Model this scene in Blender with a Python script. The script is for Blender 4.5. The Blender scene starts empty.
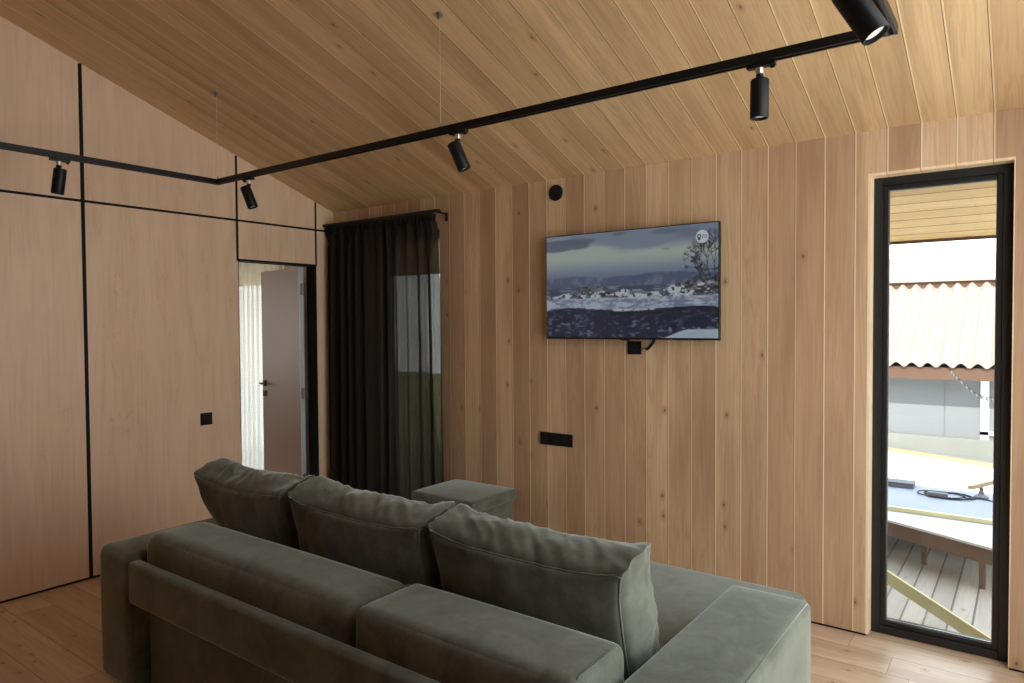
import bpy, bmesh, math, random
import numpy as np
from mathutils import Vector, Matrix, noise as mnoise

S = bpy.context.scene
COL = S.collection
PI = math.pi

# ---------------------------------------------------------------- camera
yaw, pitch, roll, FPX = -0.63892348, 0.02696092, -0.00639585, 696.562
CAM = Vector((4.7397, -3.8598, 1.6))
fw = Vector((math.sin(yaw)*math.cos(pitch), math.cos(yaw)*math.cos(pitch), -math.sin(pitch)))
rt = Vector((math.cos(yaw), -math.sin(yaw), 0)); up = rt.cross(fw)
r2 = rt*math.cos(roll) + up*math.sin(roll); u2 = -rt*math.sin(roll) + up*math.cos(roll)
cam = bpy.data.cameras.new('camera'); camo = bpy.data.objects.new('camera', cam); COL.objects.link(camo)
cam.sensor_width = 36; cam.lens = FPX/1024*36; cam.clip_start = 0.05; cam.clip_end = 300
camo.matrix_world = Matrix(((r2.x, u2.x, -fw.x, CAM.x), (r2.y, u2.y, -fw.y, CAM.y), (r2.z, u2.z, -fw.z, CAM.z), (0, 0, 0, 1)))
S.camera = camo

# ---------------------------------------------------------------- exposure, sky, sun
S.view_settings.view_transform = 'Standard'; S.view_settings.look = 'None'
S.view_settings.gamma = 1; S.view_settings.use_curve_mapping = False
EXPO = 1.3
S.view_settings.exposure = EXPO
S.cycles.max_bounces = 10; S.cycles.diffuse_bounces = 6; S.cycles.transparent_max_bounces = 16
S.cycles.sample_clamp_indirect = 6
w = bpy.data.worlds.new('sky'); S.world = w; w.use_nodes = True
nt = w.node_tree; bg = nt.nodes['Background']
tc = nt.nodes.new('ShaderNodeTexCoord'); sx = nt.nodes.new('ShaderNodeSeparateXYZ'); cr = nt.nodes.new('ShaderNodeValToRGB')
nt.links.new(tc.outputs['Generated'], sx.inputs[0]); nt.links.new(sx.outputs[2], cr.inputs[0]); nt.links.new(cr.outputs[0], bg.inputs[0])
cr.color_ramp.elements[0].position = 0.0; cr.color_ramp.elements[0].color = (1.0, 0.985, 0.96, 1)
cr.color_ramp.elements[1].position = 0.9; cr.color_ramp.elements[1].color = (0.74, 0.84, 1.0, 1)
bg.inputs[1].default_value = 1.8
sun = bpy.data.lights.new('sun', 'SUN'); suno = bpy.data.objects.new('sun', sun); COL.objects.link(suno)
sun.energy = 3.4; sun.angle = 0.01; sun.color = (1.0, 0.95, 0.87)
suno.rotation_euler = Vector((-0.10, 0.74, -0.67)).to_track_quat('-Z', 'Y').to_euler()
suno.location = (3, -8, 8)

def portal(name, loc, target, sx_, sy_):
    l = bpy.data.lights.new(name, 'AREA'); l.shape = 'RECTANGLE'; l.size = sx_; l.size_y = sy_; l.energy = 1
    l.cycles.is_portal = True
    o = bpy.data.objects.new(name, l); COL.objects.link(o); o.location = loc
    o.rotation_euler = Vector(target).to_track_quat('-Z', 'Z' if abs(target[2]) < .9 else 'Y').to_euler()
    return o
portal('daylight_portal_right', (5.23, -1.55, 1.75), (-1, 0, 0), 2.42, 3.4)  # at the added opening in the unseen right wall
portal('daylight_portal_side', (-4.36, -1.9, 1.5), (1, 0, 0), 1.6, 1.4)  # at the added side opening of the bedroom
portal('daylight_portal_narrow', (4.39, 0.22, 1.17), (0, -1, 0), 0.58, 2.3)
portal('daylight_portal_curtain', (0.86, 0.22, 1.17), (0, -1, 0), 0.70, 2.3)
portal('daylight_portal_bedroom', (-1.22, 0.22, 1.17), (0, -1, 0), 1.1, 2.3)

# ---------------------------------------------------------------- node helpers
def lin(c):
    return tuple(((v/255)/12.92 if v/255 <= .04045 else ((v/255+.055)/1.055)**2.4) for v in c)
class G:
    def __init__(s, name):
        s.m = bpy.data.materials.new(name); s.m.use_nodes = True; s.t = s.m.node_tree
        s.p = s.t.nodes['Principled BSDF']; s.out = s.t.nodes['Material Output']
    def n(s, kind, **k):
        nd = s.t.nodes.new(kind)
        for a, v in k.items(): setattr(nd, a, v)
        return nd
    def link(s, a, b): s.t.links.new(a, b)
    def put(s, v, sock):
        if isinstance(v, (int, float)): sock.default_value = v
        elif isinstance(v, tuple): sock.default_value = v if len(v) == len(sock.default_value) else (*v, 1)
        else: s.link(v, sock)
    def math(s, op, a, b=0.0, c=None):
        nd = s.n('ShaderNodeMath', operation=op); s.put(a, nd.inputs[0]); s.put(b, nd.inputs[1])
        if c is not None: s.put(c, nd.inputs[2])
        return nd.outputs[0]
    def mix(s, f, a, b, mode='MIX'):
        nd = s.n('ShaderNodeMix', data_type='RGBA', blend_type=mode)
        s.put(f, nd.inputs[0]); s.put(a, nd.inputs[6]); s.put(b, nd.inputs[7]); return nd.outputs[2]
    def obj(s): return s.n('ShaderNodeTexCoord').outputs['Object']
    def sep(s, v):
        nd = s.n('ShaderNodeSeparateXYZ'); s.link(v, nd.inputs[0]); return nd.outputs
    def comb(s, x, y, z):
        nd = s.n('ShaderNodeCombineXYZ')
        for i, v in enumerate((x, y, z)): s.put(v, nd.inputs[i])
        return nd.outputs[0]
    def noise(s, v, scale, detail=4, rough=.55, dist=0.0, col=False):
        nd = s.n('ShaderNodeTexNoise'); s.put(v, nd.inputs['Vector'])
        nd.inputs['Scale'].default_value = scale; nd.inputs['Detail'].default_value = detail
        nd.inputs['Roughness'].default_value = rough; nd.inputs['Distortion'].default_value = dist
        return nd.outputs['Color' if col else 'Fac']
    def ramp(s, f, *st):
        nd = s.n('ShaderNodeMapRange'); s.put(f, nd.inputs[0])
        for i, v in enumerate(st): nd.inputs[1+i].default_value = v
        return nd.outputs[0]
    def bump(s, h, strength=.3, dist=.01):
        nd = s.n('ShaderNodeBump'); nd.inputs['Strength'].default_value = strength; nd.inputs['Distance'].default_value = dist
        s.link(h, nd.inputs['Height']); s.link(nd.outputs[0], s.p.inputs['Normal'])
    def set(s, **k):
        for a, v in k.items(): s.put(v, s.p.inputs[a.replace('_', ' ')])
        return s.m

def plain(name, col, rough=.5, metal=0.0, var=.12, scale=30, spec=.5, **k):
    g = G(name); v = g.obj(); f = g.noise(v, scale, 3)
    c = g.mix(f, tuple(x*(1-var) for x in col), tuple(min(1, x*(1+var)) for x in col))
    g.set(Base_Color=c, Roughness=g.ramp(f, 0, 1, rough-.05, rough+.05), Metallic=metal, Specular_IOR_Level=spec)
    for a, b in k.items(): g.put(b, g.p.inputs[a.replace('_', ' ')])
    return g.m

def boards(name, across, along, pitch, phase, ca, cb, cdark, cseam, rough=.45, knots=.5, seam=.006, dark=.0022, stagger=0.0, board_len=2.2, grain=1.0, kscale=1.0, varamt=1.0):
    """matched timber boards: tone per board, long grain, cathedral figure, knots, and a groove with a pale chamfer"""
    g = G(name); o = g.sep(g.obj()); a = o[across]; l = o[along]
    t = g.math('DIVIDE', g.math('SUBTRACT', a, phase), pitch)
    idx = g.math('FLOOR', t); fr = g.math('FRACT', t)
    if stagger:
        wn0 = g.n('ShaderNodeTexWhiteNoise', noise_dimensions='1D'); g.put(idx, wn0.inputs['W'])
        lt = g.math('ADD', g.math('DIVIDE', l, board_len), wn0.outputs['Value'])
        lidx = g.math('FLOOR', lt); lfr = g.math('FRACT', lt)
        key = g.math('ADD', idx, g.math('MULTIPLY', lidx, 37.13))
    else: key = idx
    wn = g.n('ShaderNodeTexWhiteNoise', noise_dimensions='1D'); g.put(key, wn.inputs['W']); ws = g.sep(wn.outputs['Color'])
    off = g.math('MULTIPLY', ws[1], 31.0)
    vec = g.comb(g.math('MULTIPLY', g.math('ADD', a, off), 10.0), g.math('MULTIPLY', l, .55), off)
    fine = g.comb(g.math('MULTIPLY', a, 130.0), g.math('MULTIPLY', l, 2.2), off)
    n1 = g.noise(vec, 1.0, 5, .55, .9); n2 = g.noise(fine, 1.0, 3, .6)
    rings = g.math('SINE', g.math('MULTIPLY', n1, 58.0))
    rg = g.ramp(rings, -.2, 1, 0, 1)
    patch = g.noise(g.comb(g.math('MULTIPLY', a, 7.0), g.math('MULTIPLY', l, .8), off), 1.0, 3, .5)
    c = g.mix(g.math('MULTIPLY', ws[0], varamt), ca, cb)
    c = g.mix(g.ramp(patch, .45, .75, 0, .55*grain), c, cdark)
    c = g.mix(g.math('MULTIPLY', rg, .20*grain), c, cdark)
    c = g.mix(g.ramp(n2, .45, .8, 0, .28*grain), c, cdark)
    vo = g.n('ShaderNodeTexVoronoi', feature='F1', voronoi_dimensions='2D')
    g.put(g.comb(g.math('ADD', g.math('MULTIPLY', a, 7.0), off), g.math('MULTIPLY', l, 4.2), 0.0), vo.inputs['Vector'])
    vo.inputs['Scale'].default_value = kscale
    vc = g.sep(vo.outputs['Color'])
    has = g.math('GREATER_THAN', vc[0], 1-knots)
    halo = g.math('MULTIPLY', has, g.ramp(vo.outputs['Distance'], .06, .17, .45, 0))
    core = g.math('MULTIPLY', has, g.ramp(vo.outputs['Distance'], .02, .05, .8, 0))
    c = g.mix(halo, c, cdark)
    c = g.mix(core, c, tuple(x*.30 for x in cdark))
    sw = seam/pitch; dw = dark/pitch
    light = g.math('MULTIPLY', g.math('GREATER_THAN', fr, dw), g.math('LESS_THAN', fr, sw))
    light = g.math('MULTIPLY', light, g.ramp(ws[2], 0, 1, .5, 1))
    dk = g.math('LESS_THAN', fr, dw)
    c = g.mix(light, c, cseam)
    c = g.mix(g.math('MULTIPLY', dk, .8), c, tuple(x*.22 for x in cdark))
    h = g.ramp(fr, 0, sw, 0, 1)
    if stagger:
        e = g.math('LESS_THAN', lfr, .0025/board_len)
        c = g.mix(g.math('MULTIPLY', e, .7), c, tuple(x*.3 for x in cdark))
    hh = g.math('ADD', h, g.math('MULTIPLY', n2, .12)); g.bump(hh, .35, .004)
    return g.set(Base_Color=c, Roughness=g.ramp(n1, 0, 1, rough-.06, rough+.08))

M = {}
M['wall'] = boards('larch_wall_boards', 0, 2, .1435, 4.025, lin((188, 155, 122)), lin((226, 197, 158)), lin((148, 112, 83)), lin((250, 232, 194)), rough=.5, knots=.13, seam=.0085)
M['ceiling'] = boards('larch_ceiling_boards', 0, 1, .1435, 4.025, lin((205, 173, 130)), lin((229, 198, 151)), lin((160, 126, 87)), lin((250, 230, 178)), rough=.42, knots=.12, seam=.0095, dark=.003, grain=1.1)
M['floor'] = boards('oak_floor_boards', 1, 0, .19, .02, lin((220, 194, 163)), lin((236, 212, 182)), lin((172, 134, 98)), lin((160, 124, 92)), rough=.30, knots=.5, seam=.003, dark=.002, stagger=1, kscale=1.3, varamt=1)
M['deck'] = boards('weathered_deck_boards', 0, 1, .112, 4.161, lin((150, 144, 135)), lin((172, 165, 154)), lin((124, 118, 110)), lin((120, 112, 104)), rough=.75, knots=.2, seam=.012, dark=.008)
M['soffit'] = boards('pine_soffit_boards', 1, 0, .093, .02, lin((214, 182, 128)), lin((236, 208, 154)), lin((190, 150, 92)), lin((150, 112, 66)), rough=.6, knots=.3, seam=.006, dark=.006)
M['reveal'] = boards('larch_reveal', 0, 2, .1435, 4.025, lin((242, 218, 182)), lin((248, 226, 192)), lin((214, 182, 142)), lin((236, 206, 160)), rough=.5, knots=.1)

def plywood():
    g = G('birch_plywood'); o = g.sep(g.obj())
    v = g.comb(g.math('MULTIPLY', o[1], 4.0), g.math('MULTIPLY', o[2], .55), g.math('MULTIPLY', o[0], 4.0))
    n1 = g.noise(v, 1.3, 6, .6, 1.6); n2 = g.noise(g.comb(g.math('MULTIPLY', o[1], 60.), g.math('MULTIPLY', o[2], 2.), 0.0), 1, 3)
    n3 = g.noise(g.obj(), 1.1, 3)
    c = g.mix(g.ramp(n1, .3, .75, 0, 1), lin((237, 209, 179)), lin((224, 193, 161)))
    c = g.mix(g.ramp(n2, .5, .8, 0, .3), c, lin((186, 148, 122)))
    c = g.mix(g.ramp(n3, .4, .7, 0, .25), c, lin((232, 200, 172)))
    ra = g.math('ABSOLUTE', g.math('SUBTRACT', n1, .62)); c = g.mix(g.ramp(ra, 0, .006, .28, 0), c, lin((150, 112, 92)))
    g.bump(n2, .08, .002)
    return g.set(Base_Color=c, Roughness=.5)
M['ply'] = plywood()
M['black'] = plain('black_powder_coat', (.006, .006, .0065), .45, 0, .2, 30, .3)
M['blackmatte'] = plain('black_matte', (.007, .007, .007), .7, 0, .2, 30, .25)
M['frame'] = plain('window_frame_anthracite', (.009, .009, .0095), .42, 0, .2, 60)
M['chrome'] = plain('polished_steel', (.85, .85, .84), .3, 1, .05)
M['alu'] = plain('brushed_aluminium', (.32, .31, .29), .38, .9, .1)
M['galv'] = plain('grey_door_edge', lin((190, 200, 202)), .4, .1, .05)
M['doorleaf'] = plain('greige_door_laminate', lin((144, 127, 117)), .45, 0, .04, 6)
M['tvback'] = plain('tv_black_plastic', (.012, .012, .013), .3, 0, .1)
M['lens'] = plain('frosted_lamp_lens', (.86, .87, .82), .35, 0, .04)

def velvet(name, col, dark):
    g = G(name); v = g.obj(); n1 = g.noise(v, 7, 5, .65, .6); n2 = g.noise(v, 45, 4, .6); n3 = g.noise(v, 420, 2)
    c = g.mix(g.ramp(n1, .38, .68, 0, 1), col, dark)
    c = g.mix(g.ramp(n2, .5, .75, 0, .45), c, dark)
    g.bump(g.math('ADD', g.math('MULTIPLY', n3, .5), g.math('MULTIPLY', n2, .4)), .22, .003)
    g.set(Base_Color=c, Roughness=.85, Specular_IOR_Level=.25, Sheen_Weight=1.0, Sheen_Roughness=.35)
    g.p.inputs['Sheen Tint'].default_value = (.75, .86, .80, 1)
    return g.m
M['velvet'] = velvet('grey_green_velvet', (.154, .166, .127), (.084, .090, .066))
M['piping'] = velvet('grey_green_piping', (.085, .095, .072), (.06, .067, .05))

def fabric_curtain(name, col, op_lo, thru=.25):
    g = G(name); o = g.sep(g.obj())
    n = g.noise(g.comb(g.math('MULTIPLY', o[0], 6.), g.math('MULTIPLY', o[2], 160.), 0.0), 1, 3)
    d = g.n('ShaderNodeBsdfDiffuse'); d.inputs[0].default_value = (*col, 1)
    tl = g.n('ShaderNodeBsdfTranslucent'); tl.inputs[0].default_value = (*col, 1)
    tr = g.n('ShaderNodeBsdfTransparent')
    m1 = g.n('ShaderNodeMixShader'); m1.inputs[0].default_value = thru; g.link(d.outputs[0], m1.inputs[1]); g.link(tl.outputs[0], m1.inputs[2])
    m2 = g.n('ShaderNodeMixShader'); g.link(g.ramp(n, .3, .7, op_lo, op_lo*1.25), m2.inputs[0])
    g.link(m1.outputs[0], m2.inputs[1]); g.link(tr.outputs[0], m2.inputs[2]); g.link(m2.outputs[0], g.out.inputs[0])
    return g.m
M['curtain'] = fabric_curtain('dark_open_weave_curtain', (.034, .030, .027), .052)
M['curtain_dense'] = fabric_curtain('dark_curtain_header', (.030, .027, .025), .01)
M['sheer'] = fabric_curtain('white_sheer', (.90, .90, .89), .34, .68)

def glass():
    g = G('window_glass'); gl = g.n('ShaderNodeBsdfGlossy'); gl.inputs['Roughness'].default_value = .0
    tr = g.n('ShaderNodeBsdfTransparent'); tr.inputs[0].default_value = (.93, .96, .95, 1)
    fr = g.n('ShaderNodeFresnel'); fr.inputs[0].default_value = 1.45
    mx = g.n('ShaderNodeMixShader'); g.link(g.math('MULTIPLY', fr.outputs[0], .8), mx.inputs[0])
    g.link(tr.outputs[0], mx.inputs[1]); g.link(gl.outputs[0], mx.inputs[2]); g.link(mx.outputs[0], g.out.inputs[0])
    return g.m
M['glass'] = glass()
M['roof'] = plain('fibre_cement_roof', lin((148, 132, 122)), .8, 0, .08, 3)
M['fascia'] = plain('brown_fascia_timber', lin((84, 58, 42)), .7, 0, .25, 8)
M['render'] = plain('grey_render', lin((116, 118, 121)), .85, 0, .08, 5)
M['plinth'] = plain('concrete_plinth', lin((126, 126, 120)), .9, 0, .15, 8)
M['whitepaint'] = plain('white_paint', lin((240, 240, 240)), .6, 0, .03)
M['ground'] = plain('pale_frosty_ground', lin((240, 238, 232)), .9, 0, .08, 2)
M['paletimber'] = plain('pale_sawn_timber', lin((196, 190, 150)), .7, 0, .1, 12)
M['yellowtimber'] = plain('ochre_sawn_timber', lin((150, 134, 104)), .7, 0, .12, 12)
M['browntimber'] = plain('brown_stained_timber', lin((88, 66, 55)), .6, 0, .22, 14)
M['tabletop'] = plain('pale_table_sheet', lin((180, 182, 184)), .55, 0, .05, 3)
M['bluesheet'] = plain('blue_grey_table_sheet', lin((130, 137, 150)), .5, 0, .08, 4)
M['greybox'] = plain('dark_grey_plastic', lin((92, 92, 96)), .6, 0, .1)
M['roomwall'] = plain('pale_bedroom_plaster', lin((232, 226, 218)), .8, 0, .03, 4)
M['redplastic'] = plain('red_plastic', lin((150, 60, 50)), .5)
M['lawn'] = plain('dull_olive_lawn', lin((128, 120, 66)), .95, 0, .35, 3)
M['grass'] = plain('dry_grass', lin((170, 170, 110)), .8, 0, .2)

# ---------------------------------------------------------------- mesh helpers
class MB:
    def __init__(s): s.bm = bmesh.new()
    def box(s, x0, x1, y0, y1, z0, z1, bev=0.0, seg=3, rot=None, pivot=None):
        b = bmesh.new(); bmesh.ops.create_cube(b, size=1)
        for v in b.verts:
            v.co = Vector((x0+(v.co.x+.5)*(x1-x0), y0+(v.co.y+.5)*(y1-y0), z0+(v.co.z+.5)*(z1-z0)))
        if bev: bmesh.ops.bevel(b, geom=b.edges[:], offset=bev, segments=seg, affect='EDGES', profile=.5)
        if rot is not None:
            p = Vector(pivot) if pivot is not None else Vector(((x0+x1)/2, (y0+y1)/2, (z0+z1)/2))
            for v in b.verts: v.co = p + rot @ (v.co-p)
        s.add(b); return s
    def add(s, b):
        m = bpy.data.meshes.new('tmp'); b.to_mesh(m); b.free(); s.bm.from_mesh(m); bpy.data.meshes.remove(m)
    def poly(s, pts, off):
        """a flat polygon given thickness by the vector off"""
        b = bmesh.new(); off = Vector(off)
        A = [b.verts.new(Vector(p)) for p in pts]; B = [b.verts.new(Vector(p)+off) for p in pts]
        b.faces.new(A); b.faces.new(B[::-1]); n = len(A)
        for i in range(n): b.faces.new((A[i], B[i], B[(i+1) % n], A[(i+1) % n])[::-1])
        bmesh.ops.recalc_face_normals(b, faces=b.faces[:]); s.add(b); return s
    def rod(s, a, c, r0, r1=None, seg=24, caps=True):
        a = Vector(a); c = Vector(c); r1 = r0 if r1 is None else r1; d = c-a
        b = bmesh.new(); bmesh.ops.create_cone(b, cap_ends=caps, segments=seg, radius1=r0, radius2=r1, depth=d.length)
        q = d.to_track_quat('Z', 'Y').to_matrix()
        for v in b.verts: v.co = (a+c)/2 + q @ v.co
        s.add(b); return s
    def lathe(s, a, d, prof, seg=32):
        """profile of (distance along d, radius) turned about the axis d from a"""
        a = Vector(a); q = Vector(d).normalized().to_track_quat('Z', 'Y').to_matrix(); b = bmesh.new(); rings = []
        for h, r in prof:
            rings.append([b.verts.new(a + q @ Vector((r*math.cos(2*PI*i/seg), r*math.sin(2*PI*i/seg), h))) for i in range(seg)])
        for A, B in zip(rings, rings[1:]):
            for i in range(seg): b.faces.new((A[i], A[(i+1) % seg], B[(i+1) % seg], B[i]))
        b.faces.new(rings[0][::-1]); b.faces.new(rings[-1])
        s.add(b); return s
    def tube(s, pts, r, seg=8, closed=False):
        pts = [Vector(p) for p in pts]; b = bmesh.new(); rings = []; n = len(pts); pn = None
        for i, p in enumerate(pts):
            t = (pts[(i+1) % n]-pts[i-1]) if closed else (pts[min(i+1, n-1)]-pts[max(i-1, 0)])
            t.normalize()
            if pn is None: pn = t.orthogonal().normalized()
            pn = (pn - t*pn.dot(t)).normalized(); bn = t.cross(pn)
            rings.append([b.verts.new(p + (pn*math.cos(2*PI*k/seg)+bn*math.sin(2*PI*k/seg))*r) for k in range(seg)])
        m = n if closed else n-1
        for i in range(m):
            A = rings[i]; B = rings[(i+1) % n]
            for k in range(seg): b.faces.new((A[k], A[(k+1) % seg], B[(k+1) % seg], B[k]))
        if not closed: b.faces.new(rings[0][::-1]); b.faces.new(rings[-1])
        s.add(b); return s
    def build(s, name, mat, parent=None, origin=None, smooth=False, angle=None):
        me = bpy.data.meshes.new(name)
        o = bpy.data.objects.new(name, me); COL.objects.link(o)
        org = Vector((0, 0, 0))
        if parent is not None:
            o.parent = parent
            q = parent
            while q is not None: org += Vector(q.location); q = q.parent
        elif origin is not None: org = Vector(origin); o.location = org
        bmesh.ops.translate(s.bm, verts=s.bm.verts[:], vec=-org)
        s.bm.to_mesh(me); s.bm.free(); me.materials.append(mat)
        if smooth:
            for p in me.polygons: p.use_smooth = True
            if angle: me.set_sharp_from_angle(angle=math.radians(angle))
        return o
def tag(o, label=None, cat=None, group=None, kind=None):
    for k, v in (('label', label), ('category', cat), ('group', group), ('kind', kind)):
        if v: o[k] = v
    return o
def thing(name, label, cat, loc=(0, 0, 0), group=None):
    o = bpy.data.objects.new(name, None); COL.objects.link(o); o.location = loc; o.empty_display_size = .1
    return tag(o, label, cat, group)
def struct(o, label, cat): return tag(o, label, cat, None, 'structure')

# ================================================================ SHELL
SL = .352; EAVE = 2.54; YR = -4.6; XR = 5.15; YB = -9.2
zc = lambda y: EAVE - SL*y if y > YR else EAVE - SL*YR - SL*(YR-y)
GAP = .014   # dark shadow gap under the wall cladding

# floor runs through both rooms and into the window reveals
struct(MB().box(-4.3, XR+.2, YB, .20, -.12, 0).build('floor', M['floor']), 'pale knotty oak plank floor running across the room', 'floor')

# wall with the television: cladding round two window openings
W1 = (4.088, 4.682, 2.328); W2 = (.50, 1.205, 2.31); W3 = (-1.75, -.70, 2.25)
m = MB()
for x0, x1, z0, z1 in ((0, W2[0], GAP, 2.62), (W2[0], W2[1], W2[2], 2.62), (W2[1], W1[0], GAP, 2.62), (W1[0], W1[1], W1[2], 2.62), (W1[1], XR+.2, GAP, 2.62)):
    m.box(x0, x1, 0, .20, z0, z1)
struct(m.build('wall_back', M['wall']), 'wall of vertical larch boards carrying the television', 'wall')
m = MB()
for x0, x1, z0, z1 in ((-4.3, W3[0], 0, 2.62), (W3[0], W3[1], W3[2], 2.62), (W3[1], -.001, 0, 2.62)):
    m.box(x0, x1, 0, .20, z0, z1)
struct(m.build('wall_bedroom_back', M['roomwall']), 'pale wall of the room beyond the open door', 'wall')
struct(MB().box(.001, W2[0], .012, .2, 0, GAP).box(W2[1], W1[0], .012, .2, 0, GAP).box(W1[1], XR, .012, .2, 0, GAP).build('baseboard_back', M['blackmatte']), 'black shadow gap under the larch board wall', 'baseboard')

# left gable wall of plywood with the door opening
DY0, DY1, DZ = -.897, -.19, 2.08
m = MB(); T = (-.12, 0, 0)
m.poly([(0, 0, GAP), (0, DY1, GAP), (0, DY1, zc(DY1)), (0, 0, zc(0))], T)
m.poly([(0, DY1, DZ), (0, DY0, DZ), (0, DY0, zc(DY0)), (0, DY1, zc(DY1))], T)
m.poly([(0, DY0, GAP), (0, YR, GAP), (0, YR, zc(YR)), (0, DY0, zc(DY0))], T)
m.poly([(0, YR, GAP), (0, YB, GAP), (0, YB, zc(YB)), (0, YR, zc(YR))], T)
struct(m.build('wall_left', M['ply']), 'gable wall of pale plywood panels with a door opening', 'wall')
struct(MB().box(-.10, -.006, YB, DY0, 0, GAP).box(-.10, -.006, DY1, 0, 0, GAP).build('baseboard_left', M['blackmatte']), 'black shadow gap under the plywood wall', 'baseboard')

# ceiling: board slope over the picture and its mirror beyond the ridge
m = MB()
m.poly([(-.12, .25, zc(0)-SL*.25), (XR+.2, .25, zc(0)-SL*.25), (XR+.2, YR, zc(YR)), (-.12, YR, zc(YR))], (0, 0, .16))
m.poly([(-.12, YR, zc(YR)), (XR+.2, YR, zc(YR)), (XR+.2, YB, zc(YB)), (-.12, YB, zc(YB))], (0, 0, .16))
struct(m.build('ceiling', M['ceiling']), 'sloping ceiling of larch boards rising from the television wall', 'ceiling')
struct(MB().box(-4.3, -.12, -4.0, .0, 2.5, 2.6).build('ceiling_bedroom', M['ceiling']), 'flat board ceiling of the room beyond the door', 'ceiling')
struct(MB().box(-4.42, -4.3, -4.0, -2.7, 0, 2.62).box(-4.42, -4.3, -1.1, .2, 0, 2.62).box(-4.42, -4.3, -2.7, -1.1, 0, .8).box(-4.42, -4.3, -2.7, -1.1, 2.2, 2.62).build('wall_bedroom_left', M['roomwall']), 'far side wall of the room beyond the door', 'wall')  # unseen side opening added to bring daylight into the bedroom
struct(MB().box(-4.3, -.12, -4.1, -4.0, 0, 2.62).build('wall_bedroom_front', M['roomwall']), 'rear wall of the room beyond the door', 'wall')
# rear and right walls, out of view; right glazing added for daylight
struct(MB().box(-.12, XR+.2, YB-.15, YB, 0, zc(YB)+.1).build('wall_rear', M['ply']), 'rear wall of the living room', 'wall')
m = MB(); T = (.15, 0, 0); a, b, zb = -2.75, -.35, .06; hd_ = lambda y: zc(y)-.10
m.poly([(XR, 0, 0), (XR, b, 0), (XR, b, zc(b)), (XR, 0, zc(0))], T)
m.poly([(XR, b, hd_(b)), (XR, a, hd_(a)), (XR, a, zc(a)), (XR, b, zc(b))], T)
m.poly([(XR, b, 0), (XR, a, 0), (XR, a, zb), (XR, b, zb)], T)
m.poly([(XR, a, 0), (XR, YB, 0), (XR, YB, zc(YB)), (XR, YR, zc(YR)), (XR, a, zc(a))], T)
struct(m.build('wall_right', M['wall']), 'unseen side wall with a wide opening added for daylight', 'wall')
wr = MB()
for k in range(4):
    y = a+(b-a-.06)*k/3; wr.box(XR+.03, XR+.09, y, y+.06, zb, hd_(y)-.02)
wr.box(XR+.03, XR+.09, a, b, zb, zb+.06).box(XR+.03, XR+.09, a, b, 2.30, 2.36)
struct(wr.build('added_daylight_frame', M['frame']), 'added black frame across the daylight opening in the unseen side wall', 'window')

# ---- black joint profiles on the plywood wall
def strip(name, label, y0, y1, z0, z1, t=.004):
    struct(MB().box(.0002, t, y0, y1, z0, z1, .001, 1).build(name, M['blackmatte']), label, 'trim')
strip('trim_1', 'tall black joint profile at the left of the plywood wall', -1.963, -1.941, 0.015, zc(-1.95)-.005)
strip('trim_2', 'black joint profile rising from the left corner of the door opening', -.910, -.892, DZ-.006, zc(-.9)-.005)
strip('trim_3', 'short black joint profile above the right corner of the door opening', -.198, -.182, DZ-.006, zc(-.19)-.005)
strip('trim_4', 'long horizontal black joint profile across the plywood wall', YB, -.002, 2.367, 2.383, .003)
# door lining
jm = MB()
jm.box(-.121, .003, DY1-.004, DY1+.001, 0, DZ)
jm.box(-.121, .003, DY0, DY1, DZ-.004, DZ+.010)
jm.box(-.121, .003, DY0-.001, DY0+.003, 0, DZ)
struct(jm.build('trim_5', M['blackmatte']), 'black lining of the open doorway', 'trim')

# ---- the open door
H = Vector((-.125, -.225, 0)); F_ = Vector((-.835, -.105, 0)); dl = (F_-H).normalized(); dn = Vector((dl.y, -dl.x, 0))
if dn.y > 0: dn = -dn
door = thing('door_1', 'greige flush interior door standing open in the doorway', 'door', (H.x, H.y, 0)); door['kind'] = 'structure'
def bar(m, p, q, z0, z1, th, side=1):
    """an upright slab between plan points p and q, th thick to one side"""
    p = Vector(p); q = Vector(q); n = dn*th*side
    m.poly([(p.x, p.y, z0), (q.x, q.y, z0), (q.x+n.x, q.y+n.y, z0), (p.x+n.x, p.y+n.y, z0)], (0, 0, z1-z0)); return m
bar(MB(), H+dl*.001, F_, .008, 2.072, .040).build('door_leaf', M['doorleaf'], door)
bar(MB(), H+dl*(-.004), H+dl*.001, .008, 2.072, .040).build('edge_band', M['galv'], door)
for z in (1.89, 1.02, .30):
    hm = MB(); hp = H + dl*(-.008) + dn*.012
    hm.rod((hp.x, hp.y, z-.05), (hp.x, hp.y, z+.05), .008, seg=16)
    bar(hm, H+dl*(-.007)+dn*.003, H+dl*(-.004)+dn*.003, z-.045, z+.045, .03)
    hm.build('hinge', M['alu'], door, smooth=True, angle=40)
hp = F_ - dl*.055 + dn*.040
hd = MB(); hd.box(hp.x-.026, hp.x+.026, hp.y-.012, hp.y, 1.045, 1.097, .002, 2)
hd.rod((hp.x, hp.y, 1.07), (hp.x+dn.x*.05, hp.y+dn.y*.05, 1.07), .009)
e = hp+dn*.05
hd.rod((e.x, e.y, 1.07), (e.x-dl.x*-.0-dl.x*.0+dl.x*-.11, e.y-dl.y*.11, 1.07), .0085)
hd.box(hp.x-.026, hp.x+.026, hp.y-.012, hp.y, .955, 1.005, .002, 2)
hd.build('handle', M['black'], door, smooth=True, angle=40)

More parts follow.
